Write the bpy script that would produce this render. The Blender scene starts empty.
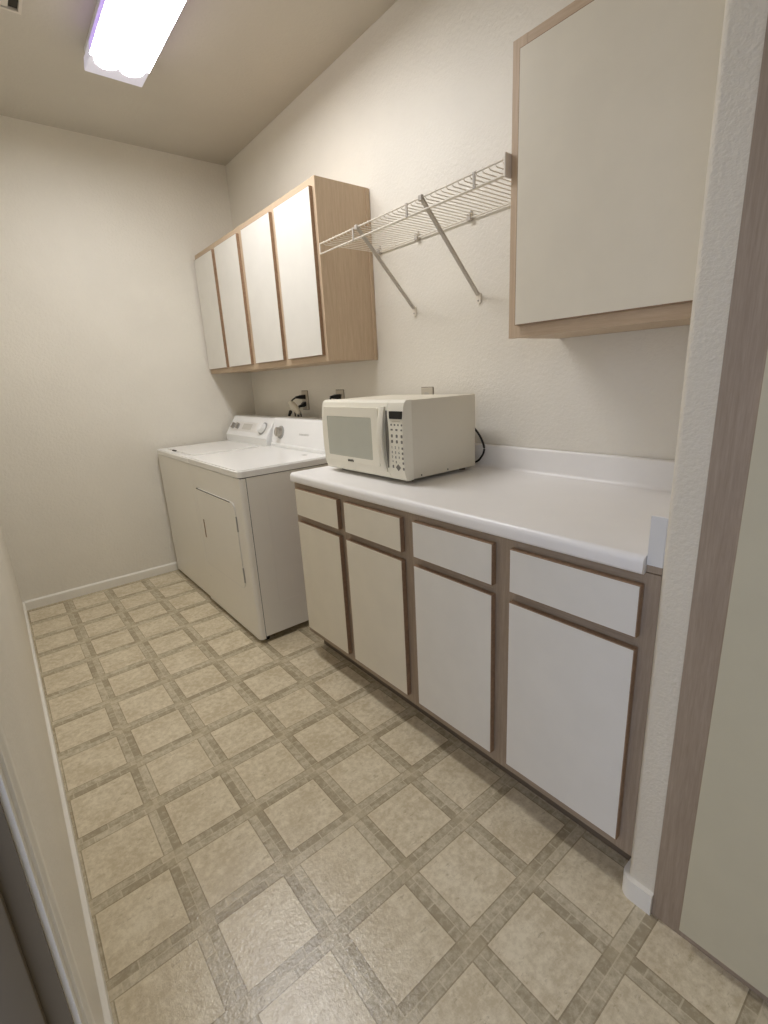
import bpy, bmesh, math, random
from mathutils import Vector, Matrix
random.seed(7)
SC = bpy.context.scene
COL = SC.collection
PI = math.pi

# ------------------------------------------------------------------ materials
def lin(c):
    def f(v):
        v /= 255.0
        return v / 12.92 if v <= .04045 else ((v + .055) / 1.055) ** 2.4
    return (f(c[0]), f(c[1]), f(c[2]), 1)

class NT:
    """tiny node builder"""
    def __init__(s, name):
        s.m = bpy.data.materials.new(name); s.m.use_nodes = True
        s.t = s.m.node_tree; s.n = s.t.nodes; s.b = s.n['Principled BSDF']
        s.co = None
    def pos(s):
        if s.co is None: s.co = s.n.new('ShaderNodeTexCoord').outputs['Object']
        return s.co
    def link(s, a, b): s.t.links.new(a, b)
    def put(s, v, sock):
        if hasattr(v, 'is_output'): s.link(v, sock)
        else: sock.default_value = v
    def M(s, op, a, b=0.0, c=0.0):
        k = s.n.new('ShaderNodeMath'); k.operation = op
        for i, v in enumerate((a, b, c)): s.put(v, k.inputs[i])
        return k.outputs[0]
    def noise(s, scale, detail=4, rough=.55, vec=None, stretch=None):
        k = s.n.new('ShaderNodeTexNoise'); k.inputs['Scale'].default_value = scale
        k.inputs['Detail'].default_value = detail; k.inputs['Roughness'].default_value = rough
        v = vec or s.pos()
        if stretch:
            mp = s.n.new('ShaderNodeMapping'); mp.inputs['Scale'].default_value = stretch
            s.link(v, mp.inputs['Vector']); v = mp.outputs[0]
        s.link(v, k.inputs['Vector']); return k.outputs['Fac']
    def ramp(s, fac, stops):
        k = s.n.new('ShaderNodeValToRGB'); e = k.color_ramp.elements
        while len(e) < len(stops): e.new(.5)
        for el, (p, c) in zip(e, stops): el.position = p; el.color = c
        s.put(fac, k.inputs[0]); return k.outputs['Color']
    def mix(s, fac, a, b, blend='MIX'):
        k = s.n.new('ShaderNodeMix'); k.data_type = 'RGBA'; k.blend_type = blend
        s.put(fac, k.inputs[0]); s.put(a, k.inputs[6]); s.put(b, k.inputs[7]); return k.outputs[2]
    def bump(s, h, strength=.2, dist=.01):
        k = s.n.new('ShaderNodeBump'); k.inputs['Strength'].default_value = strength
        k.inputs['Distance'].default_value = dist; s.link(h, k.inputs['Height'])
        s.link(k.outputs[0], s.b.inputs['Normal'])
    def color(s, v): s.put(v, s.b.inputs['Base Color'])
    def rough(s, v): s.put(v, s.b.inputs['Roughness'])

def plain(name, rgb, rough=.5, spec=.5, metal=0, vary=.03):
    k = NT(name); c = lin(rgb)
    f = k.noise(9, 3)
    d = tuple(v * (1 - vary) for v in c[:3]) + (1,)
    k.color(k.ramp(f, [(.35, d), (.65, c)]))
    k.rough(rough); k.b.inputs['Specular IOR Level'].default_value = spec
    k.b.inputs['Metallic'].default_value = metal
    return k.m

def paint(name, rgb, rough=.5, strength=.25, scale=55):
    k = NT(name); c = lin(rgb); d = tuple(v * .965 for v in c[:3]) + (1,)
    k.color(k.ramp(k.noise(3, 3), [(.35, d), (.65, c)]))
    a = k.noise(scale, 5, .6); a = k.ramp(a, [(.36, (0, 0, 0, 1)), (.66, (1, 1, 1, 1))])
    k.bump(a, strength, .004); k.rough(rough)
    k.b.inputs['Specular IOR Level'].default_value = .45
    return k.m

def oak(name, rgb, dark, stretch):
    k = NT(name); c, d = lin(rgb), lin(dark)
    g = k.noise(14, 7, .62, stretch=stretch)
    f = k.noise(60, 3, .5, stretch=stretch)
    base = k.ramp(g, [(.3, d), (.7, c)])
    base = k.mix(.25, base, k.ramp(f, [(.4, d), (.6, c)]))
    k.color(base); k.rough(.5); k.bump(f, .06, .002)
    return k.m

def vinyl():
    k = NT('vinyl_floor'); P = .237; HW = .112
    sp = k.n.new('ShaderNodeSeparateXYZ'); k.link(k.pos(), sp.inputs[0])
    u = k.M('DIVIDE', k.M('ADD', sp.outputs[0], 1.018), P)
    v = k.M('DIVIDE', k.M('ADD', sp.outputs[1], -.320), P)
    iu = k.M('FLOOR', k.M('ADD', u, .5)); iv = k.M('FLOOR', k.M('ADD', v, .5))
    fu = k.M('SUBTRACT', u, iu); fv = k.M('SUBTRACT', v, iv)
    au = k.M('ABSOLUTE', fu); av = k.M('ABSOLUTE', fv)
    inu = k.M('LESS_THAN', au, HW); inv = k.M('LESS_THAN', av, HW)
    strip = k.M('MAXIMUM', inu, inv)
    nu = k.M('SUBTRACT', 1.0, inv)
    def sel(a, b): return k.M('ADD', k.M('MULTIPLY', a, nu), k.M('MULTIPLY', b, inv))
    across = sel(fu, fv); along = sel(v, u)
    row = k.M('GREATER_THAN', across, 0.0)
    cell = k.M('ADD', k.M('MULTIPLY', sel(iu, iv), 3.7), k.M('MULTIPLY', inv, 11.3))
    bx = k.M('ADD', k.M('ADD', k.M('MULTIPLY', along, 3.3), k.M('MULTIPLY', row, .43)), k.M('MULTIPLY', cell, .37))
    bi = k.M('FLOOR', bx); bf = k.M('SUBTRACT', bx, bi)
    aa = k.M('ABSOLUTE', across)
    wob = k.M('MULTIPLY', k.M('SUBTRACT', k.noise(40, 3), .5), .012)
    aw = k.M('ADD', aa, wob)
    mid = k.M('MULTIPLY', k.M('LESS_THAN', aw, .006), strip)
    joint = k.M('MULTIPLY', k.M('LESS_THAN', bf, .05), strip)
    edge = k.M('MAXIMUM', mid, joint)
    outer = k.M('MULTIPLY', k.M('GREATER_THAN', aw, HW - .013), strip)
    cross = k.M('MULTIPLY', inu, inv)
    cv = k.n.new('ShaderNodeCombineXYZ')
    k.put(bi, cv.inputs[0]); k.put(k.M('ADD', row, cell), cv.inputs[1]); k.put(inv, cv.inputs[2])
    wn = k.n.new('ShaderNodeTexWhiteNoise'); wn.noise_dimensions = '3D'; k.link(cv.outputs[0], wn.inputs['Vector'])
    rnd = wn.outputs['Value']
    par = k.M('ABSOLUTE', k.M('MODULO', k.M('ADD', k.M('FLOOR', u), k.M('FLOOR', v)), 2.0))
    n1 = k.noise(48, 8, .72); n2 = k.noise(9, 5, .6); n3 = k.noise(22, 9, .78, stretch=(1, 2.2, 1)); n4 = k.noise(150, 3, .6)
    bm = k.M('ADD', k.M('MULTIPLY', rnd, .30), k.M('MULTIPLY', par, .24))
    bm = k.M('ADD', bm, k.M('MULTIPLY', k.M('SUBTRACT', n1, .5), 2.2))
    brick = k.ramp(bm, [(0.0, lin((170, 156, 128))), (.7, lin((216, 203, 174)))])
    brick = k.mix(k.M('MULTIPLY', edge, .5), brick, lin((220, 207, 176)))
    brick = k.mix(k.M('MULTIPLY', outer, .55), brick, lin((142, 126, 98)))
    brick = k.mix(k.M('MULTIPLY', cross, .28), brick, lin((204, 189, 157)))
    tf = k.M('ADD', k.M('MULTIPLY', n1, .5), k.M('ADD', k.M('MULTIPLY', n2, .3), k.M('MULTIPLY', n3, .2)))
    tile = k.ramp(tf, [(.44, lin((206, 190, 158))), (.57, lin((232, 219, 190)))])
    vein = k.ramp(n3, [(.565, (0, 0, 0, 1)), (.64, (1, 1, 1, 1))])
    tile = k.mix(k.M('MULTIPLY', vein, .6), tile, lin((168, 150, 116)))
    rim = k.M('LESS_THAN', k.M('MINIMUM', au, av), HW + .02)
    tile = k.mix(k.M('MULTIPLY', rim, .45), tile, lin((222, 208, 176)))
    k.color(k.mix(strip, tile, brick))
    h = k.M('SUBTRACT', k.M('ADD', k.M('MULTIPLY', k.noise(110, 4, .6), .7), k.M('MULTIPLY', n4, .3)), k.M('MULTIPLY', edge, .8))
    k.bump(h, .45, .003)
    k.rough(k.M('ADD', .10, k.M('MULTIPLY', n1, .14)))
    k.b.inputs['Specular IOR Level'].default_value = .5
    return k.m

def emit(name, rgb, strength):
    k = NT(name); k.color(lin((240, 240, 240)))
    k.b.inputs['Emission Color'].default_value = lin(rgb); k.b.inputs['Emission Strength'].default_value = strength
    k.rough(.3); return k.m

WALLC = (236, 230, 216)
M = dict(
    wall=paint('cream_wall_paint', WALLC, .42, .26, 75),
    wing=paint('rough_wall_paint', (229, 220, 200), .5, .38, 105),
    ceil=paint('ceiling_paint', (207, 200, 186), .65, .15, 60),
    floor=vinyl(),
    base=plain('baseboard_paint', (244, 239, 226), .4),
    oakz=oak('pickled_oak_upright', (210, 187, 158), (190, 165, 136), (9, 9, .5)),
    oaky=oak('pickled_oak_level', (210, 187, 158), (190, 165, 136), (9, .5, 9)),
    frz=oak('oak_frame_upright', (172, 154, 133), (148, 130, 109), (9, 9, .5)),
    fry=oak('oak_frame_level', (172, 154, 133), (148, 130, 109), (9, .5, 9)),
    edge=oak('oak_edge', (166, 138, 110), (134, 106, 80), (6, 6, 6)),
    lam=plain('white_laminate', (232, 228, 218), .45, .4),
    lam2=plain('warm_lit_laminate', (230, 222, 203), .45, .4),  # copy of the door laminate with warm light put into its colour
    counter=plain('white_countertop', (246, 243, 238), .28, .5, vary=.02),
    enamel=plain('white_enamel', (246, 244, 238), .22, .5, vary=.01),
    enamel_body=plain('warm_white_enamel', (241, 237, 227), .28, .5, vary=.01),
    endcap=plain('grey_end_cap', (228, 226, 220), .4),
    console=plain('white_console', (245, 244, 240), .25, .5, vary=.01),
    panel=plain('panel_white', (232, 229, 222), .4),
    chart=plain('chart_print', (208, 204, 194), .5),
    faint=plain('faint_print', (206, 204, 198), .5),
    gap=plain('soft_gap', (120, 112, 96), .6),
    chrome=plain('brushed_knob', (176, 170, 160), .3, .5, .6),
    groove=plain('dark_gap', (52, 46, 38), .7),
    grey=plain('grey_print', (168, 166, 160), .6),
    black=plain('black_plastic', (14, 12, 12), .4),
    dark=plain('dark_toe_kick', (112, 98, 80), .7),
    mw=plain('microwave_white', (236, 231, 214), .35, .5, vary=.01),
    mwside=plain('microwave_side', (226, 219, 200), .45, .5, vary=.01),
    mwwin=plain('microwave_window', (188, 188, 174), .12, .6),
    key=plain('key_grey', (120, 116, 106), .5),
    wire=plain('white_wire', (238, 230, 214), .4),
    strut=plain('strut_white', (196, 188, 176), .4),
    plate=plain('outlet_plate', (206, 196, 176), .4),
    tag=plain('beige_plug', (206, 198, 180), .45),
    lamp=emit('lit_diffuser', (250, 250, 254), 9.5),
    lampside=emit('lens_side', (176, 140, 255), .22),
    lampend=emit('diffuser_end', (206, 204, 240), .11),
    housing=plain('light_housing', (235, 235, 235), .4),
    vent=plain('vent_white', (220, 212, 198), .45),
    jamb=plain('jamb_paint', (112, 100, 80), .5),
    hall=plain('hall_carpet', (120, 116, 112), .9),
    pantry=plain('pantry_laminate', (206, 197, 168), .5, .4),
)

# ------------------------------------------------------------------ geometry helpers
def box(bm, x0, x1, y0, y1, z0, z1, bev=0, seg=2, mi=0):
    if x0 > x1: x0, x1 = x1, x0
    if y0 > y1: y0, y1 = y1, y0
    if z0 > z1: z0, z1 = z1, z0
    r = bmesh.ops.create_cube(bm, size=1)
    vs = r['verts']
    for v in vs:
        v.co = Vector(((x0 + x1) / 2 + v.co.x * (x1 - x0), (y0 + y1) / 2 + v.co.y * (y1 - y0), (z0 + z1) / 2 + v.co.z * (z1 - z0)))
    fs = {f for v in vs for f in v.link_faces}
    if mi:
        for f in fs: f.material_index = mi
    if bev:
        es = list({e for v in vs for e in v.link_edges})
        bmesh.ops.bevel(bm, geom=es, offset=bev, segments=seg, affect='EDGES', profile=.5)
    return bm

def nb(): return bmesh.new()
def B(*a, **k): return box(nb(), *a, **k)

def prism(bm, prof, a0, a1, axis='y'):
    """extrude a closed 2D profile; axis y: profile (x,z); axis x: (y,z); axis z: (x,y)"""
    def P(p, a):
        return {'y': (p[0], a, p[1]), 'x': (a, p[0], p[1]), 'z': (p[0], p[1], a)}[axis]
    A = [bm.verts.new(P(p, a0)) for p in prof]; Bv = [bm.verts.new(P(p, a1)) for p in prof]
    n = len(prof)
    bm.faces.new(A); bm.faces.new(Bv[::-1])
    for i in range(n): bm.faces.new((A[i], Bv[i], Bv[(i + 1) % n], A[(i + 1) % n]))
    bmesh.ops.recalc_face_normals(bm, faces=bm.faces[:])
    return bm

def arc(cx, cy, r, a0, a1, n=8):
    return [(cx + r * math.cos(math.radians(a0 + (a1 - a0) * i / n)), cy + r * math.sin(math.radians(a0 + (a1 - a0) * i / n))) for i in range(n + 1)]

def rrect(x0, x1, y0, y1, r, n=5):
    return arc(x1 - r, y1 - r, r, 0, 90, n) + arc(x0 + r, y1 - r, r, 90, 180, n) + arc(x0 + r, y0 + r, r, 180, 270, n) + arc(x1 - r, y0 + r, r, 270, 360, n)

def tube(bm, pts, r, seg=8):
    pts = [Vector(p) for p in pts]; rings = []
    up = Vector((0, 0, 1))
    for i, p in enumerate(pts):
        d = (pts[min(i + 1, len(pts) - 1)] - pts[max(i - 1, 0)]).normalized()
        a = d.cross(up)
        if a.length < 1e-3: a = d.cross(Vector((1, 0, 0)))
        a.normalize(); b = d.cross(a).normalized()
        rings.append([bm.verts.new(p + r * (math.cos(2 * PI * k / seg) * a + math.sin(2 * PI * k / seg) * b)) for k in range(seg)])
    for q in range(len(rings) - 1):
        for k in range(seg):
            bm.faces.new((rings[q][k], rings[q][(k + 1) % seg], rings[q + 1][(k + 1) % seg], rings[q + 1][k]))
    bm.faces.new(rings[0][::-1]); bm.faces.new(rings[-1])
    bmesh.ops.recalc_face_normals(bm, faces=bm.faces[:])
    return bm

def smooth_path(pts, n=8):
    pts = [Vector(p) for p in pts]; out = []
    q = [pts[0]] + pts + [pts[-1]]
    for i in range(1, len(q) - 2):
        for k in range(n):
            t = k / n; a, b, c, d = q[i - 1], q[i], q[i + 1], q[i + 2]
            out.append(.5 * ((2 * b) + (-a + c) * t + (2 * a - 5 * b + 4 * c - d) * t * t + (-a + 3 * b - 3 * c + d) * t ** 3))
    return out + [pts[-1]]

def cyl(bm, c, axis, r0, r1, h, seg=28):
    """frustum from c along axis"""
    ax = Vector(axis).normalized(); m = ax.to_track_quat('Z', 'Y').to_matrix().to_4x4()
    m.translation = Vector(c) + ax * h / 2
    bmesh.ops.create_cone(bm, cap_ends=True, segments=seg, radius1=r0, radius2=r1, depth=h, matrix=m)
    return bm

def wloc(o):
    v = Vector((0, 0, 0))
    while o: v = v + o.location; o = o.parent
    return v

def obj(name, bm, mat, parent=None, smooth=None, label=None):
    if parent is not None: bmesh.ops.translate(bm, verts=bm.verts[:], vec=-wloc(parent))
    me = bpy.data.meshes.new(name); bm.to_mesh(me); bm.free()
    for m in (mat if isinstance(mat, (list, tuple)) else [mat]): me.materials.append(m)
    if smooth:
        me.shade_smooth(); me.set_sharp_from_angle(angle=math.radians(smooth))
    o = bpy.data.objects.new(name, me); COL.objects.link(o)
    if parent is not None: o.parent = parent
    if label: o['label'] = label
    return o

def thing(name, label, cat, loc, group=None):
    o = bpy.data.objects.new(name, None); COL.objects.link(o); o.location = loc; o.empty_display_size = .05
    o['label'] = label; o['category'] = cat
    if group: o['group'] = group
    return o

def struct(name, bm, mat, smooth=None, parent=None):
    o = obj(name, bm, mat, parent, smooth); o['kind'] = 'structure'; return o

def text(name, body, size, loc, mat, parent, bold=0.0, n=(-1, 0, 0), label=None, shear=0):
    """flat lettering on a surface facing -X"""
    cu = bpy.data.curves.new('lettering', 'FONT'); cu.body = body; cu.size = size; cu.align_x = 'CENTER'; cu.align_y = 'CENTER'
    cu.offset = bold; cu.extrude = .0003; cu.shear = shear
    t = bpy.data.objects.new('lettering', cu); COL.objects.link(t)
    bpy.context.view_layer.update()
    me = bpy.data.meshes.new_from_object(t.evaluated_get(bpy.context.evaluated_depsgraph_get()))
    bpy.data.objects.remove(t); bpy.data.curves.remove(cu)
    z = Vector(n).normalized(); x = Vector((0, -1, 0)); y = z.cross(x)
    R = Matrix((x, y, z)).transposed().to_4x4(); R.translation = Vector(loc) - wloc(parent)
    me.transform(R); me.materials.clear(); me.materials.append(mat); me.name = name
    o = bpy.data.objects.new(name, me); COL.objects.link(o); o.parent = parent
    if label: o['label'] = label
    return o

# ------------------------------------------------------------------ the room
XL, YB, ZC, YF = -1.723, 3.662, 2.786, -.72
HX = -3.3
struct('floor', B(XL - .12, .1, YF - .1, YB + .1, -.1, 0), M['floor'])
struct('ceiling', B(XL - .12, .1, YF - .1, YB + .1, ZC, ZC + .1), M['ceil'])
struct('wall_right', B(0, .1, YF - .1, YB + .1, 0, ZC), M['wall'])
struct('wall_back', B(XL - .12, 0, YB, YB + .1, 0, ZC), M['wall'])
struct('wall_front', B(XL - .12, 0, YF - .1, YF, 0, ZC), M['wall'])
DY0, DY1, DZ = -.40, .552, 2.04                       # doorway in the left wall, beside the camera
bm = nb(); XO = XL - .115
box(bm, XO, XL, DY1 + .02, YB, 0, ZC); box(bm, XO, XL, YF, DY0 - .02, 0, ZC); box(bm, XO, XL, DY0 - .02, DY1 + .02, DZ + .02, ZC)
struct('wall_left', bm, M['wall'])
# stub wall between counter and pantry, round-cornered
WY0, WY1, WX = .304, .3765, -.628
prof = [(0, WY0), (WX, WY0)] + arc(WX + .014, WY1 - .014, .014, 180, 90, 8) + [(0, WY1)]
struct('wall_stub', prism(nb(), prof, 0, ZC, 'z'), M['wing'], 40)
# baseboards
def basebd(h, t):  # profile (offset from wall, z)
    return [(0, 0), (t, 0), (t, h - .012)] + arc(t - .006, h - .012, .006, 0, 90, 4) + [(0, h)]
BH = .062
struct('baseboard_left', prism(nb(), [(XL + a, b) for a, b in basebd(BH, .012)], DY1 + .075, YB, 'y'), M['base'], 40)
struct('baseboard_back', prism(nb(), [(YB - a, b) for a, b in basebd(BH, .012)], XL + .012, -.0, 'x'), M['base'], 40)
prof = [(WX + .1, WY0 + .008), (WX - .014, WY0 + .008)] + arc(WX - .014 + .03, WY1 + .014 - .03, .03, 180, 90, 8) + [(WX + .1, WY1 + .014)]
bm = prism(nb(), prof, 0, .060, 'z')
struct('baseboard_stub', bm, M['base'], 40)
# doorway: jambs with stops, casing on the room side
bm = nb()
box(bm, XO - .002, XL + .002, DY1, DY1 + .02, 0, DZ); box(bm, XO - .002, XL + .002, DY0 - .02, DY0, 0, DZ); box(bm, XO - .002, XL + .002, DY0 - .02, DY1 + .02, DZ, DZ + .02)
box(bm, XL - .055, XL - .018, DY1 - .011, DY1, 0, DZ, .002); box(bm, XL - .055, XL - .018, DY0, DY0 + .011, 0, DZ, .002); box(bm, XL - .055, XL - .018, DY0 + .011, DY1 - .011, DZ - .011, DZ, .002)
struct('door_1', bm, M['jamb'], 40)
def casing_prof(e, s):  # e: opening edge y, s: +1 outwards ; (x, y)
    return [(XL, e + s * .006), (XL + .008, e + s * .006), (XL + .009, e + s * .016), (XL + .0125, e + s * .019), (XL + .0125, e + s * .034),
            (XL + .0145, e + s * .038), (XL + .0155, e + s * .055), (XL + .0145, e + s * .062), (XL, e + s * .062)]
bm = nb()
prism(bm, casing_prof(DY1, 1), 0, DZ + .062, 'z'); prism(bm, casing_prof(DY0, -1), 0, DZ + .062, 'z')
box(bm, XL, XL + .0125, DY0 - .006, DY1 + .006, DZ + .006, DZ + .06, .003)
struct('trim_1', bm, M['base'], 40)
# hallway outside the door, open to the daylight
struct('floor_hall', B(HX, XL - .12, -1.6, 2.4, -.1, 0), M['hall'])

# ------------------------------------------------------------------ cabinets
def slab_front(parent, name, x, y0, y1, z0, z1, mat, t=.018):
    """overlay door/drawer front: laminate face with an oak edge band"""
    d = obj(name, B(x, x + t, y0 + .0022, y1 - .0022, z0 + .0022, z1 - .0022), mat, parent)
    bm = nb(); e = .0025; a, b = x + .0008, x + t
    box(bm, a, b, y0, y0 + e, z0, z1); box(bm, a, b, y1 - e, y1, z0, z1)
    box(bm, a, b, y0 + e, y1 - e, z0, z0 + e); box(bm, a, b, y0 + e, y1 - e, z1 - e, z1)
    obj('edge_band', bm, M['edge'], d)
    return d

def face_frame(parent, x, t, y0, y1, z0, z1, stiles, rails, mz, my):
    """stiles: (y0,y1) ; rails: (z0,z1) spanning between stiles"""
    bm = nb()
    for a, b in stiles: box(bm, x, x + t, a, b, z0, z1)
    ss = sorted(stiles)
    for (a, b), (c, d) in zip(ss[:-1], ss[1:]):
        for r0, r1 in rails: box(bm, x + .0006, x + t, b, c, r0, r1, mi=1)
    return obj('face_frame', bm, (mz, my), parent)

BX = -.615
def base_cabinet(y0, y1, doors, label, lam):
    t = thing('base_cabinet', label, 'cabinet', (BX / 2, (y0 + y1) / 2, 0), 'base cabinets under the counter')
    bm = nb()
    x1 = -.004
    box(bm, BX + .02, x1, y0, y0 + .016, .105, .874); box(bm, BX + .02, x1, y1 - .016, y1, .105, .874)
    box(bm, BX + .02, x1, y0 + .016, y1 - .016, .118, .134); box(bm, x1 - .006, x1, y0 + .016, y1 - .016, .134, .874)
    box(bm, BX + .02, BX + .1, y0 + .016, y1 - .016, .858, .874); box(bm, -.1, x1 - .006, y0 + .016, y1 - .016, .858, .874)
    obj('carcass', bm, M['oakz'], t)
    (a0, a1), (b0, b1) = doors
    ss = [(y0, a0 + .012), (a1 - .012, b0 + .012), (b1 - .012, y1)]
    face_frame(t, BX, .02, y0, y1, .106, .874, ss, [(.106, .152), (.685, .726), (.842, .874)], M['frz'], M['fry'])
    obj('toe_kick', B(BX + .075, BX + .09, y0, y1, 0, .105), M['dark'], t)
    for q, (c0, c1) in enumerate(doors):
        slab_front(t, 'door', -.635, c0, c1, .145, .692, lam[q])
        slab_front(t, 'drawer', -.635, c0, c1, .722, .848, lam[q])
    return t
base_cabinet(.3775, 1.1748, [(.410, .752), (.811, 1.143)], 'oak base cabinet with two white doors at the stub wall end of the counter', (M['lam'], M['lam']))
base_cabinet(1.1752, 1.968, [(1.205, 1.545), (1.594, 1.934)], 'oak base cabinet with two white doors in a warm-lit tone next to the dryer, below the microwave', (M['lam2'], M['lam2']))

def wall_cabinet(y0, y1, xf, z0, z1, doors, dz, label, lam, scribe=None):
    t = thing('wall_cabinet', label, 'cabinet', (xf / 2, (y0 + y1) / 2, z0), 'wall cabinets')
    bm = nb(); x1 = -.002; xb = xf + .02
    box(bm, xb, x1, y0, y0 + .014, z0 + .002, z1); box(bm, xb, x1, y1 - .014, y1, z0 + .002, z1)
    box(bm, xb, x1, y0 + .014, y1 - .014, z0 + .002, z0 + .028); box(bm, xb, x1, y0 + .014, y1 - .014, z1 - .016, z1 - .002)
    box(bm, x1 - .006, x1, y0 + .014, y1 - .014, z0 + .028, z1 - .016)
    obj('carcass', bm, M['oakz'], t)
    edges = [y0] + [v for d in doors for v in d] + [y1]
    ss = [(y0, doors[0][0] + .012)] + [(doors[i][1] - .012, doors[i + 1][0] + .012) for i in range(len(doors) - 1)] + [(doors[-1][1] - .012, y1)]
    face_frame(t, xf, .0195, y0, y1, z0, z1, ss, [(z0, dz[0] + .012), (dz[1] - .012, z1)], M['oakz'], M['oaky'])
    for c0, c1 in doors: slab_front(t, 'door', xf - .0185, c0, c1, dz[0], dz[1], lam)
    if scribe: obj('scribe_strip', B(-.022, -.002, scribe - .006, scribe, z0, z1 - .004, .001), M['oakz'], t)
    return t
wall_cabinet(2.0757, 2.8815, -.306, 1.4005, 2.1893, [(2.097, 2.445), (2.497, 2.850)], (1.431, 2.153), 'oak wall cabinet with two white doors above the dryer', M['lam'], 2.0757)
wall_cabinet(2.8825, 3.660, -.306, 1.4005, 2.1893, [(2.917, 3.262), (3.311, 3.642)], (1.431, 2.153), 'oak wall cabinet with two white doors in the far corner above the washer', M['lam'])
wall_cabinet(.377, 1.0241, -.2927, 1.4094, 2.1936, [(.412, .989)], (1.445, 2.158), 'single-door oak wall cabinet above the bare end of the counter, beside the stub wall', M['lam2'])

# pantry right of the stub wall
t = thing('pantry_cabinet', 'tall pantry cabinet with full-height beige door and brown stile, right of the stub wall', 'cabinet', (-.32, -.1, 0))
bm = nb(); py0, py1 = -.66, .3035
box(bm, -.612, -.004, py1 - .016, py1, 0, 2.44); box(bm, -.612, -.004, py0, py0 + .016, 0, 2.44)
box(bm, -.612, -.004, py0 + .016, py1 - .016, .08, .096); box(bm, -.612, -.004, py0 + .016, py1 - .016, 2.424, 2.44); box(bm, -.012, -.004, py0 + .016, py1 - .016, .096, 2.424)
obj('carcass', bm, M['frz'], t)
bm = nb()
box(bm, -.634, -.6285, .236, .3115, 0, 2.44); f = obj('face_frame', bm, M['frz'], t)
obj('filler', B(-.6285, -.6125, .236, py1, 0, 2.44), M['frz'], f)
obj('stile', B(-.634, -.6125, py0, py0 + .05, 0, 2.44), M['frz'], f)
for a, b in ((0, .07), (2.39, 2.44)): obj('rail', B(-.6335, -.6125, py0 + .05, .236, a, b), M['fry'], f)
obj('door', B(-.650, -.6345, -.62, .246, .034, 2.40, .001), M['pantry'], t)

# ------------------------------------------------------------------ countertop
CT = .914; CY0, CY1 = .4105, 1.972
t = thing('countertop', 'white laminate countertop with rolled front edge and backsplash over the base cabinets', 'countertop', (-.31, 1.17, CT - .038))
r = .017
prof = [(-.003, CT)] + [(-.615, CT)] + arc(-.615, CT - r, r, 90, 180, 8) + arc(-.622, CT - .033, .010, 180, 270, 6)[0:] + [(-.612, CT - .0385), (-.612, CT - .036), (-.003, CT - .036)]
obj('slab', prism(nb(), prof, CY0 + .0004, CY1, 'y'), M['counter'], t, 35)
prof = [(-.0028, CT + .0002), (-.036, CT + .0002)] + [(-.0195 - .0165 * (1 - math.sin(math.radians(a))), CT + .0165 * (1 - math.cos(math.radians(a)))) for a in (15, 30, 45, 60, 75, 90)] + [(-.0195, CT + .088)] + arc(-.0125, CT + .090, .007, 180, 90, 5) + [(-.0028, CT + .097)]
obj('backsplash', prism(nb(), prof, CY0, CY1, 'y'), M['counter'], t, 40)
bm = nb(); box(bm, -.6165, -.003, .3765, CY0 - .0003, .893, 1.0035, .0012)
fl_ = obj('filler', B(-.6160, -.59, .3778, CY0 - .0006, .8765, .8928), M['frz'], t, label='oak filler under the end splash')
ss_ = obj('side_splash', bm, M['counter'], t)
obj('end_cap', B(-.6178, -.6164, .3775, CY0 - .0012, .8935, 1.0025), M['endcap'], ss_, label='grey laminate end cap')
prof = [(-.613, CT), ] + arc(-.615, CT - r, r, 90, 180, 8) + arc(-.622, CT - .033, .010, 180, 270, 6) + [(-.6165, CT - .0385)]
# ------------------------------------------------------------------ ceiling light and vent
LX0, LX1, LY0, LY1, LZ = -.9905, -.7495, 1.605, 2.822, 2.700
lx = (LX0 + LX1) / 2
t = thing('ceiling_light', 'long fluorescent ceiling light with glowing wraparound lens', 'ceiling light', (lx, (LY0 + LY1) / 2, ZC))
obj('housing', B(LX0 + .012, LX1 - .012, LY0 + .006, LY1 - .006, ZC - .035, ZC - .0005, .002), M['housing'], t)
prof = [(LX0 + .006, ZC - .036), (LX0, LZ + .004), (LX0 + .003, LZ), (LX1 - .003, LZ), (LX1, LZ + .004), (LX1 - .006, ZC - .036)]
EZ = .135
bm = prism(nb(), prof, LY0 + EZ, LY1 - EZ, 'y')
for fc in bm.faces:
    if fc.normal.z > -.3: fc.material_index = 1
obj('diffuser', bm, (M['lamp'], M['lampside']), t)
for xx in (LX0 + .072, LX1 - .072):
    for yy, s_ in ((LY0 + EZ, -1), (LY1 - EZ, 1)):
        bm = prism(nb(), [(xx + .054 * math.cos(PI * i / 12), yy + s_ * .075 * math.sin(PI * i / 12)) for i in range(13)], LZ - .0012, LZ - .0002, 'z'); obj('tube_glow_sheet', bm, M['lamp'], t)  # thin glowing sheets shaped like the tubes' glow through the lens
for a, b in ((LY0, LY0 + EZ - .0002), (LY1 - EZ + .0002, LY1)):
    bm = prism(nb(), prof, a, b, 'y'); obj('end_cap', bm, M['lampend'], t)
t = thing('ceiling_vent', 'white ceiling air register at the upper left', 'vent', (-1.37, 2.6, ZC))
vx0, vx1, vy0, vy1 = -1.53, -1.212, 2.47, 2.712
bm = nb(); fl = .011
for a in ((vx0, vx1, vy0, vy0 + fl), (vx0, vx1, vy1 - fl, vy1), (vx0, vx0 + fl, vy0 + fl, vy1 - fl), (vx1 - fl, vx1, vy0 + fl, vy1 - fl)):
    box(bm, *a, ZC - .012, ZC - .0005, .001)
obj('frame', bm, M['vent'], t)
bm = nb(); prism(bm, rrect(vx0 + .045, vx1 - .045, vy0 + .024, vy1 - .024, .006), ZC - .013, ZC - .009, 'z'); obj('damper_plate', bm, M['vent'], t)
for x in (vx0 + .07, vx1 - .075):
    obj('hanger', B(x, x + .005, vy0 + .1, vy0 + .14, ZC - .009, ZC - .0012), M['groove'], t)
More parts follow.
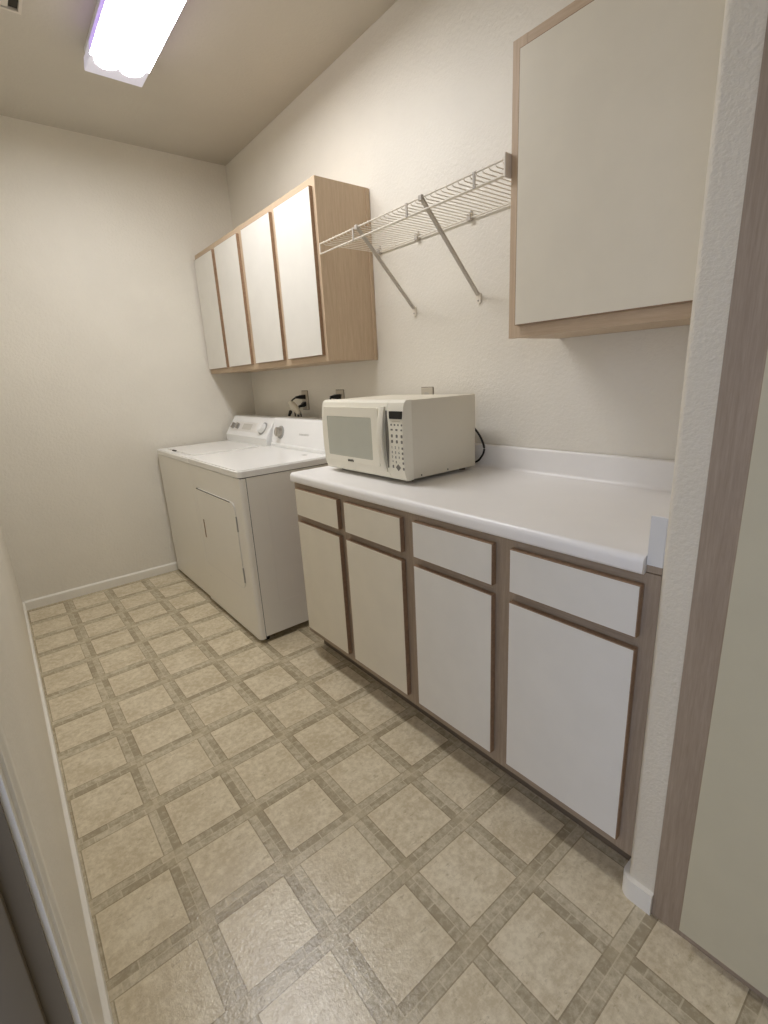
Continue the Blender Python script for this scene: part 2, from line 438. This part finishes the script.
obj('duct_shade', B(vx0 + .006, vx1 - .006, vy0 + .006, vy1 - .006, ZC - .0012, ZC - .0004), M['groove'], t)  # flat dark sheet standing in for the shade inside the vent

# ------------------------------------------------------------------ wire shelf
t = thing('wire_shelf', 'white wire shelf with two diagonal struts on the wall between the cabinets', 'shelf', (-.16, 1.55, 1.9))
SY0, SY1 = 1.030, 2.066; XF, XW = -.310, -.010; ZD = 1.902; ZL = 1.870
bm = nb()
tube(bm, [(XF, SY0, 1.911), (XF, SY1, 1.911)], .0032); tube(bm, [(XF, SY0, ZL), (XF, SY1, ZL)], .0032)
tube(bm, [(XF, SY1, ZL), (XF, SY1, 1.911)], .0026)
obj('front_rail', bm, M['wire'], t, 60)
bm = nb(); tube(bm, [(XW, SY0, ZD - .004), (XW, SY1 - .03, ZD - .004)], .0036); obj('back_rail', bm, M['wire'], t, 60)
bm = nb(); tube(bm, [(-.238, SY0, ZD - .0055), (-.238, SY1 - .05, ZD - .0055)], .003); obj('middle_rail', bm, M['wire'], t, 60)
bm = nb(); y = SY0 + .012
while y < SY1 - .03:
    tube(bm, [(XW, y, ZD), (XF + .004, y, ZD), (XF - .001, y, ZD + .006), (XF - .001, y, ZD + .014)], .0016, 6); y += .0254
obj('deck_wires', bm, M['wire'], t, 60)
for y in (1.803, 1.468, 1.150):
    obj('rail_tie', B(XF - .005, XF - .001, y - .005, y + .005, ZL - .003, 1.914, .001), M['strut'], t)
for y in (1.776, 1.392):
    bm = nb(); p0 = Vector((XF - .004, y, 1.913)); p1 = Vector((-.008, y, 1.612)); d = (p1 - p0).normalized(); nrm = Vector((d.z, 0, -d.x))
    prism(bm, [((p0 + nrm * .0045).x, (p0 + nrm * .0045).z), ((p1 + nrm * .0045).x, (p1 + nrm * .0045).z), ((p1 - nrm * .0045).x, (p1 - nrm * .0045).z), ((p0 - nrm * .0045).x, (p0 - nrm * .0045).z)], y - .007, y + .007, 'y')
    box(bm, XF - .009, XF + .004, y - .009, y + .009, 1.900, 1.918, .002)
    s = obj('strut', bm, M['strut'], t)
    bm = nb(); prism(bm, rrect(y - .012, y + .012, 1.578, 1.622, .0115), -.0075, -.001, 'x'); obj('foot_plate', bm, M['wire'], s, 40)
    bm = nb(); cyl(bm, (-.0075, y, 1.590), (-1, 0, 0), .0045, .003, .002, 12); obj('screw', bm, M['chrome'], s)
for y in (2.008, 1.738, 1.432):
    bm = nb(); box(bm, -.020, -.0005, y - .009, y + .009, ZD - .014, ZD + .011, .002); box(bm, -.006, -.0005, y - .004, y + .004, ZD + .011, ZD + .024, .001)
    obj('wall_clip', bm, M['strut'], t)
bm = nb(); box(bm, XF - .010, XF + .022, 1.0245, 1.031, ZL - .009, 1.925, .002); obj('end_bracket', bm, M['wire'], t)

# ------------------------------------------------------------------ washer and dryer
XA = -.789
def appliance_feet(t, y0, y1, x0, x1):
    for x in (x0 + .05, x1 - .06):
        for y in (y0 + .045, y1 - .045):
            bm = nb(); cyl(bm, (x, y, 0), (0, 0, 1), .018, .018, .012, 16); cyl(bm, (x, y, .012), (0, 0, 1), .009, .009, .02, 12)
            obj('foot', bm, M['black'], t, 40)

# dryer
DYa, DYb = 2.186, 2.923
t = thing('dryer', 'white front-door clothes dryer beside the counter', 'dryer', (-.45, 2.555, 0))
ZT = .921
bm = nb(); prism(bm, [(-.754, DYa), (-.10, DYa), (-.10, DYb), (-.754, DYb)], .036, .882, 'z')
obj('cabinet', bm, M['enamel_body'], t)
prof = [(-.757, DYa)] + arc(XA + .02, DYa + .02, .02, 270, 180, 6) + arc(XA + .012, DYb - .012, .012, 180, 90, 6) + [(-.757, DYb)]
front = obj('front_panel', prism(nb(), prof, .024, .881, 'z'), M['enamel_body'], t, 40)
bm = nb(); box(bm, -.759, -.750, DYa + .0016, DYb - .002, .026, .878); obj('seam', bm, M['groove'], t)
bm = nb(); prism(bm, arc(XA - .004 + .03, DYa - .002 + .03, .03, 270, 180, 6) + arc(XA - .004 + .02, DYb - .02, .02, 180, 90, 6) + [(-.10, DYb), (-.10, DYa - .002)], .886, ZT, 'z')
bmesh.ops.bevel(bm, geom=[e for e in bm.edges if all(v.co.z > ZT - .001 for v in e.verts)], offset=.006, segments=3, affect='EDGES')
obj('top', bm, M['enamel'], t, 40)
bm = nb(); box(bm, XA + .006, -.104, DYa + .003, DYb - .003, .8805, .8865); obj('top_gap', bm, M['groove'], t)
# dryer door, flush rounded panel with a fine gap on top
yd0, yd1, zd0, zd1 = 2.287, 2.850, .286, .744
def ring(bm, o, i, x0, x1):
    O = [bm.verts.new((x0, a, b)) for a, b in o]; I = [bm.verts.new((x0, a, b)) for a, b in i]
    O2 = [bm.verts.new((x1, a, b)) for a, b in o]; I2 = [bm.verts.new((x1, a, b)) for a, b in i]; n = len(o)
    for k in range(n):
        q = (k + 1) % n
        bm.faces.new((O[k], O[q], I[q], I[k])); bm.faces.new((O2[k], I2[k], I2[q], O2[q]))
        bm.faces.new((O[k], O2[k], O2[q], O[q])); bm.faces.new((I[k], I[q], I2[q], I2[k]))
    bmesh.ops.recalc_face_normals(bm, faces=bm.faces[:]); return bm
door = obj('door', prism(nb(), rrect(yd0, yd1, zd0, zd1, .035), XA - .0045, XA - .0004, 'x'), M['enamel_body'], t, 40)
obj('highlight_rim', ring(nb(), rrect(yd0 - .003, yd1 + .003, zd0 - .003, zd1 + .006, .038), rrect(yd0, yd1, zd0, zd1, .035), XA - .0048, XA - .0003), M['panel'], door)  # pale ring stands in for the highlight along the door edge
obj('top_gap', B(XA - .0052, XA - .0003, yd0 + .05, yd1 - .01, zd1 + .0005, zd1 + .0055), M['groove'], door)
bm = nb(); box(bm, XA - .0056, XA - .0040, 2.783, 2.800, .458, .568, .0005); obj('handle', bm, M['edge'], door)
for a, b in ((.600, .680), (.322, .404)):
    obj('hinge', B(XA - .006, XA - .0003, 2.279, 2.2865, a, b, .001), M['grey'], door)
bm = nb(); cyl(bm, (XA - .0003, 2.834, .200), (-1, 0, 0), .006, .005, .001, 14); obj('sticker', bm, M['console'], t)
o = obj('side_recess', ring(nb(), [(x, z) for x, z in rrect(-.66, -.22, .20, .80, .02)], [(x, z) for x, z in rrect(-.657, -.223, .203, .797, .018)], 0, .001), M['enamel_body'], t)
for v in o.data.vertices:      # ring was drawn in (y,z); lay it on the dryer's near side
    w = v.co + t.location
    v.co = Vector((w.y, DYa - .0012 + w.x, w.z)) - t.location
appliance_feet(t, DYa, DYb, XA, -.10)
# console
prof = [(-.100, ZT + .001), (-.258, ZT + .001), (-.258, ZT + .018), (-.250, ZT + .024), (-.212, 1.086)] + arc(-.198, 1.084, .014, 160, 90, 4) + [(-.100, 1.098)]
con = obj('console', prism(nb(), prof, DYa + .004, DYb - .006, 'y'), M['console'], t, 35)
cd = Vector((.038, 0, .141)).normalized(); cn = Vector((-cd.z, 0, cd.x))      # up the face, out of the face
def onface(y, z, off=0, x0=-.250, z0=ZT + .024):
    k = (z - z0) / cd.z; p = Vector((x0, y, z0)) + cd * k + cn * off; return p
p = onface(2.805, 1.012); bm = nb(); cyl(bm, p, cn, .041, .039, .006, 32); obj('dial', bm, M['grey'], con, 40)
bm = nb(); cyl(bm, p + cn * .006, cn, .031, .027, .028, 28); k = obj('knob', bm, M['chrome'], con, 40)
bm = nb(); q = p + cn * .034; prism(bm, [(q.x - .008, q.z - .03), (q.x + .004, q.z - .032), (q.x + .012, q.z + .024), (q.x, q.z + .026)], 2.802, 2.808, 'y'); obj('pointer', bm, M['strut'], k)
bm = nb()
for i, w in enumerate((.010, .007, .011, .008, .007, .010, .009, .007, .006)):
    c = onface(2.566 - i * .0125, 1.016, .0004); prism(bm, [(c.x, c.z), (c.x - cd.x * .010, c.z - cd.z * .010), (c.x - cd.x * .010 + cn.x * .0006, c.z - cd.z * .010 + cn.z * .0006), (c.x + cn.x * .0006, c.z + cn.z * .0006)], c.y - w / 2, c.y + w / 2, 'y')
obj('brand_print', bm, M['faint'], con)
bm = nb(); box(bm, -.345, -.325, 2.335, 2.365, ZT, ZT + .0015, .0005); obj('lint_lid_mark', bm, M['grey'], t)

# washer
WYa, WYb = 2.931, 3.622
t = thing('washing_machine', 'white top-loading washing machine in the far corner', 'washing machine', (-.45, 3.28, 0)); XWm = -.782; ZW = .914
prof = [(-.10, WYa)] + arc(XWm + .014, WYa + .014, .014, 270, 180, 6) + arc(XWm + .014, WYb - .014, .014, 180, 90, 6) + [(-.10, WYb)]
obj('cabinet', prism(nb(), prof, .024, .878, 'z'), M['enamel_body'], t, 40)
bm = nb(); box(bm, XWm + .006, -.104, WYa + .003, WYb - .003, .8775, .8825); obj('top_gap', bm, M['groove'], t)
bm = nb(); prism(bm, arc(XWm - .003 + .02, WYa + .02, .02, 270, 180, 6) + arc(XWm - .003 + .02, WYb - .02, .02, 180, 90, 6) + [(-.10, WYb), (-.10, WYa)], .882, ZW, 'z')
bmesh.ops.bevel(bm, geom=[e for e in bm.edges if all(v.co.z > ZW - .001 for v in e.verts)], offset=.006, segments=3, affect='EDGES')
obj('top', bm, M['enamel'], t, 40)
bm = nb(); prism(bm, rrect(-.735, -.30, WYa + .06, WYb - .06, .03), ZW + .0005, ZW + .006, 'z')
bmesh.ops.bevel(bm, geom=[e for e in bm.edges if all(v.co.z > ZW + .0055 for v in e.verts)], offset=.003, segments=2, affect='EDGES')
lid = obj('lid', bm, M['enamel'], t, 40)
obj('lid_handle', B(-.741, -.727, 3.33, 3.40, ZW + .001, ZW + .0075, .001), M['groove'], lid)
prof = [(-.100, ZW + .001), (-.272, ZW + .001), (-.278, ZW + .052), (-.272, ZW + .058), (-.196, 1.084)] + arc(-.184, 1.080, .012, 150, 90, 4) + [(-.100, 1.094)]
con = obj('console', prism(nb(), prof, WYa + .006, WYb - .012, 'y'), M['console'], t, 30)
wd = Vector((.076, 0, 1.084 - ZW - .058)).normalized(); wn_ = Vector((-wd.z, 0, wd.x))
def onw(y, k, off=0): return Vector((-.272, y, ZW + .058)) + wd * k + wn_ * off
def rot_box(bm, c, u, v, n, hu, hv, hn):
    r = bmesh.ops.create_cube(bm, size=2)
    for w in r['verts']: w.co = c + u * (w.co.x * hu) + v * (w.co.y * hv) + n * (w.co.z * hn)
    bmesh.ops.recalc_face_normals(bm, faces=bm.faces[:]); return bm
Yv = Vector((0, 1, 0))
obj('control_panel', rot_box(nb(), onw(3.27, .064, .0006), Yv, wd, wn_, .30, .036, .0006), M['panel'], con)
for y in (3.535, 3.455):
    bm = nb(); cyl(bm, onw(y, .062, .001), wn_, .022, .021, .004, 24); d = obj('dial', bm, M['grey'], con, 40)
    bm = nb(); rot_box(bm, onw(y, .062, .013), Yv, wd, wn_, .006, .021, .009); obj('knob', bm, M['chrome'], d)
bm = nb(); cyl(bm, onw(3.045, .062, .001), wn_, .046, .044, .005, 32); d = obj('dial', bm, M['grey'], con, 40)
bm = nb(); cyl(bm, onw(3.045, .062, .006), wn_, .036, .031, .026, 28); obj('knob', bm, M['console'], d, 40)
obj('chart', rot_box(nb(), onw(3.30, .064, .0016), Yv, wd, wn_, .075, .022, .0004), M['chart'], con)
appliance_feet(t, WYa, WYb, XWm, -.10)

# ------------------------------------------------------------------ microwave
MY0, MY1, MZ0, MZ1 = 1.336, 1.882, .930, 1.2285
t = thing('microwave', 'white countertop microwave with keypad at the dryer end of the counter', 'microwave', (-.28, 1.606, CT))
obj('casing', B(-.443, -.087, MY0 + .004, MY1 - .004, MZ0 + .001, MZ1 - .002, .003), M['mwside'], t, 40)
fprof = [(-.4435, MZ0 + .001), (-.472, MZ0)] + [(-.478, MZ0 + .004), (-.486, MZ0 + .026), (-.4905, MZ0 + .09), (-.4915, MZ0 + .16), (-.4895, MZ0 + .235), (-.485, MZ0 + .268), (-.479, MZ1 - .010), (-.468, MZ1 - .001), (-.4435, MZ1)]
PY = 1.4275
door = obj('door', prism(nb(), fprof, PY + .001, MY1, 'y'), M['mw'], t, 25)
panel = obj('control_panel', prism(nb(), fprof, MY0, PY - .001, 'y'), M['mw'], t, 25)
bmw = nb(); prism(bmw, rrect(1.519, 1.838, .994, 1.162, .006), -.4928, -.484, 'x'); obj('window', bmw, M['mwwin'], door)
bmw = nb(); ring(bmw, rrect(1.478, 1.862, .972, 1.200, .008), rrect(1.5195, 1.8375, .9945, 1.1615, .006), -.4935, -.484); obj('window_frame', bmw, M['mw'], door)
# bowed handle strip and a dark crescent painted for the shade in its scoop
bm = nb(); n = 12; hy = lambda s: 1.452 + .010 * math.sin(PI * s)
pts = []
for i in range(n + 1):
    s = i / n; z = .955 + s * .250; x = -.490 - .022 * math.sin(PI * s); pts.append((x, 1.449 - .004 * math.sin(PI * s), z))
V = []
for x, y, z in pts:
    V.append([bm.verts.new(q) for q in ((x, y - .011, z), (x - .005, y - .002, z), (x - .002, y + .018, z), (x + .012, y + .022, z), (x + .012, y - .008, z))])
for i in range(n):
    for k in range(5): bm.faces.new((V[i][k], V[i][(k + 1) % 5], V[i + 1][(k + 1) % 5], V[i + 1][k]))
bm.faces.new(V[0]); bm.faces.new(V[-1][::-1]); bmesh.ops.recalc_face_normals(bm, faces=bm.faces[:])
obj('handle', bm, M['mw'], door, 50)
bm = nb(); sc = [(1.4282 + .0055 * math.sin(PI * i / 10), .975 + .215 * i / 10) for i in range(11)] + [(1.4282 - .012 * math.sin(PI * i / 10), .975 + .215 * i / 10) for i in range(9, 0, -1)]
prism(bm, sc, -.4932, -.486, 'x'); obj('handle_recess_shade', bm, M['key'], panel)
bm = nb(); prism(bm, rrect(1.339, 1.4075, 1.1615, 1.189, .002), -.4935, -.484, 'x'); obj('display', bm, M['black'], panel)
XK = -.4918
def face_x(z):
    for (a, b), (c, d) in zip(fprof[1:-1], fprof[2:]):
        if b <= z <= d: return a + (c - a) * (z - b) / (d - b)
    return XK
text('lettering', 'SANYO', .0125, (-.4942, 1.674, .979), M['groove'], door, .0007, label='small dark brand lettering')
def key(y, z, hw, hh, mat='key'):
    x = face_x(z); bm = nb(); prism(bm, rrect(y - hw, y + hw, z - hh, z + hh, min(hw, hh) * .6, 3), x - .0012, x + .002, 'x')
    obj('button', bm, M[mat], panel)
kz = 1.1405
obj('brand_line', B(face_x(1.152) - .001, face_x(1.152) + .002, 1.350, 1.396, 1.1515, 1.1535), M['plate'], panel)
for i in range(4): key(1.400 - i * .0195, 1.1395, .0035, .0035)
for i in range(3): key(1.398 - i * .0275, 1.1215, .0058 if i < 2 else .004, .0032)
for r_ in range(2):
    for i in range(3): key(1.3975 - i * .0275, 1.0985 - r_ * .0205, .0048, .0058)
for r_, row in enumerate(('123', '456', '789', '*0-')):
    z = 1.0555 - r_ * .0185
    for i, ch in enumerate(row): text('numeral', ch, .013, (face_x(z) - .0008, 1.4 - i * .0195, z), M['key'], panel, .0002)
    key(1.341, z - .001, .0042, .0045)
key(1.4005, .9825, .0038, .0058); key(1.3415, .9775, .0042, .0052)
x = face_x(.981); bm = nb(); prism(bm, [(1.3715, .9935), (1.3575, .9805), (1.3715, .9675), (1.3855, .9805)], x - .0014, x + .002, 'x'); obj('start_button', bm, M['key'], panel)
for x in (-.40, -.255):
    bm = nb(); cyl(bm, (x, MY0 + .0041, .941), (0, -1, 0), .0035, .003, .0012, 12); obj('screw', bm, M['groove'], t)
for x in (-.42, -.12):
    for y in (MY0 + .05, MY1 - .05):
        bm = nb(); cyl(bm, (x, y, CT + .0004), (0, 0, 1), .014, .016, .0165, 18); obj('foot', bm, M['dark'], t, 40)
bm = nb(); tube(bm, smooth_path([(-.088, 1.392, 1.10), (-.060, 1.384, 1.09), (-.044, 1.372, 1.072), (-.040, 1.349, 1.040), (-.040, 1.332, 1.000), (-.041, 1.343, .965), (-.050, 1.375, .936), (-.066, 1.46, .926), (-.066, 1.60, .922)], 6), .0045, 8)
obj('power_cord', bm, M['black'], t, 60)

# ------------------------------------------------------------------ outlets, plugs and cords on the right wall
def plate(y, z, w, h, label, group, slots):
    t = thing('wall_outlet', label, 'outlet', (0, y, z), group)
    obj('cover_plate', B(-.006, -.0006, y - w / 2, y + w / 2, z - h / 2, z + h / 2, .002), M['plate'], t)
    for dz in slots:
        bm = nb(); prism(bm, rrect(y - .016, y + .016, z + dz - .014, z + dz + .014, .008), -.0075, -.0055, 'x'); obj('receptacle', bm, M['strut'], t, 40)
    obj('shadow_gap', ring(nb(), rrect(y - w / 2 - .0025, y + w / 2 + .0025, z - h / 2 - .0025, z + h / 2 + .0025, .003), rrect(y - w / 2 + .001, y + w / 2 - .001, z - h / 2 + .001, z + h / 2 - .001, .002), -.002, -.0005), M['dark'], t)
    return t
G = 'outlets on the long wall'
plate(2.862, 1.194, .076, .118, 'cream wall outlet above the dryer with black plugs in it', G, (.022, -.020))
plate(2.450, 1.194, .080, .118, 'cream wall outlet behind the microwave, left corner of its top', G, (.022, -.020))
plate(1.708, 1.196, .078, .116, 'cream wall outlet behind the microwave, over the right part of its top', G, (.022, -.020))

def plug(y, z, label, path, rw=.018, ln=.05, drop=0):
    t = thing('power_plug', label, 'plug', (-.008, y, z), 'plugs in the wall outlets')
    def q(x, w, h, dz): return [(x, y - w, z + dz - h), (x, y + w, z + dz - h), (x, y + w, z + dz + h), (x, y - w, z + dz + h)]
    bm = nb(); R_ = [[bm.verts.new(p) for p in q(*a)] for a in ((-.0078, rw, .014, 0), (-ln * .7, rw, .013, -drop * .6), (-ln, rw * .6, .009, -drop), (-ln - .022, .007, .007, -drop * 1.3))]
    for A_, B_ in zip(R_[:-1], R_[1:]):
        for k in range(4): bm.faces.new((A_[k], A_[(k + 1) % 4], B_[(k + 1) % 4], B_[k]))
    bm.faces.new(R_[0][::-1]); bm.faces.new(R_[-1]); bmesh.ops.recalc_face_normals(bm, faces=bm.faces[:])
    bmesh.ops.bevel(bm, geom=bm.edges[:], offset=.002, segments=2, affect='EDGES')
    obj('plug_body', bm, M['black'], t, 40)
    bm = nb(); tube(bm, smooth_path(path, 6), .0050, 8); obj('cord', bm, M['black'], t, 60)
    return t
plug(2.862, 1.216, 'upper black plug in the outlet above the dryer, its cord looping left and down', [(-.066, 2.862, 1.216), (-.080, 2.872, 1.208), (-.092, 2.892, 1.190), (-.092, 2.898, 1.168), (-.082, 2.880, 1.150), (-.080, 2.872, 1.09), (-.07, 2.87, 1.0), (-.06, 2.87, .80)])
plug(2.862, 1.172, 'lower black plug in the outlet above the dryer', [(-.054, 2.862, 1.155), (-.058, 2.860, 1.135), (-.052, 2.850, 1.105), (-.045, 2.84, .95)], .018, .034, .012)
plug(2.450, 1.216, 'black plug in the outlet behind the left corner of the microwave', [(-.066, 2.45, 1.216), (-.074, 2.45, 1.20), (-.076, 2.45, 1.15), (-.06, 2.45, 1.0), (-.05, 2.45, .80)], .020)
# pale tied cord hanging below the plugs
t = thing('cord_bundle', 'beige bundled cord dangling in front of the wall outlet above the dryer', 'cord', (-.09, 2.84, 1.15))
bm = nb(); base = [(-.108, 2.888, 1.174), (-.114, 2.855, 1.176), (-.112, 2.818, 1.158), (-.110, 2.778, 1.128), (-.106, 2.768, 1.112)]
P = smooth_path(base, 5); rings = []
for i, p in enumerate(P):
    s = i / (len(P) - 1); w = .006 + .022 * math.sin(PI * min(1, s * 1.02 + .02)) ** .8; d = .006 + .010 * math.sin(PI * s)
    a = (P[min(i + 1, len(P) - 1)] - P[max(i - 1, 0)]).normalized(); n_ = a.cross(Vector((1, 0, 0))).normalized(); b = a.cross(n_)
    rings.append([bm.verts.new(p + n_ * w * math.cos(2 * PI * k / 12) + b * d * math.sin(2 * PI * k / 12)) for k in range(12)])
for i in range(len(rings) - 1):
    for k in range(12): bm.faces.new((rings[i][k], rings[i][(k + 1) % 12], rings[i + 1][(k + 1) % 12], rings[i + 1][k]))
bm.faces.new(rings[0][::-1]); bm.faces.new(rings[-1]); bmesh.ops.recalc_face_normals(bm, faces=bm.faces[:])
obj('wrap', bm, M['tag'], t, 60)
bm = nb(); tube(bm, smooth_path([(-.106, 2.772, 1.120), (-.100, 2.790, 1.114), (-.093, 2.810, 1.104), (-.090, 2.815, 1.07), (-.090, 2.815, .9)], 5), .0075, 8); obj('tail', bm, M['black'], t, 60)
# hose end behind the washer and dryer
t = thing('water_hose', 'black hose end poking up behind the dryer console', 'hose', (-.05, 2.99, 1.0))
bm = nb(); tube(bm, smooth_path([(-.05, 3.03, .010), (-.05, 3.03, .5), (-.05, 3.03, .78), (-.05, 3.02, 1.0), (-.055, 3.005, 1.09), (-.06, 2.975, 1.118)], 6), .009, 10); obj('tube', bm, M['black'], t, 60)
bm = nb(); cyl(bm, (-.06, 2.979, 1.115), (-.1, -.8, .6), .011, .011, .014, 14); obj('fitting', bm, M['groove'], t, 40)

# ------------------------------------------------------------------ daylight through the doorway, camera
w = bpy.data.worlds.new('daylight'); SC.world = w; w.use_nodes = True
bg = w.node_tree.nodes['Background']; bg.inputs[0].default_value = lin((214, 225, 255)); bg.inputs[1].default_value = .5

cam = bpy.data.cameras.new('camera'); co = bpy.data.objects.new('camera', cam); COL.objects.link(co)
yaw, pitch, roll = .6679, -.2713, -.0544
cam.sensor_fit = 'VERTICAL'; cam.sensor_height = 36; cam.lens = 482.4711 / 1024 * 36; cam.clip_start = .01
f = Vector((math.sin(yaw) * math.cos(pitch), math.cos(yaw) * math.cos(pitch), math.sin(pitch))); r = Vector((math.cos(yaw), -math.sin(yaw), 0)); u = r.cross(f)
r2 = math.cos(roll) * r + math.sin(roll) * u; u2 = -math.sin(roll) * r + math.cos(roll) * u
Mx = Matrix((r2, u2, -f)).transposed().to_4x4(); Mx.translation = (-1.6512, 0, 1.3099); co.matrix_world = Mx
SC.camera = co
vs = SC.view_settings; vs.view_transform = 'Standard'; vs.look = 'None'; vs.gamma = 1; vs.use_curve_mapping = False; vs.exposure = 1.54
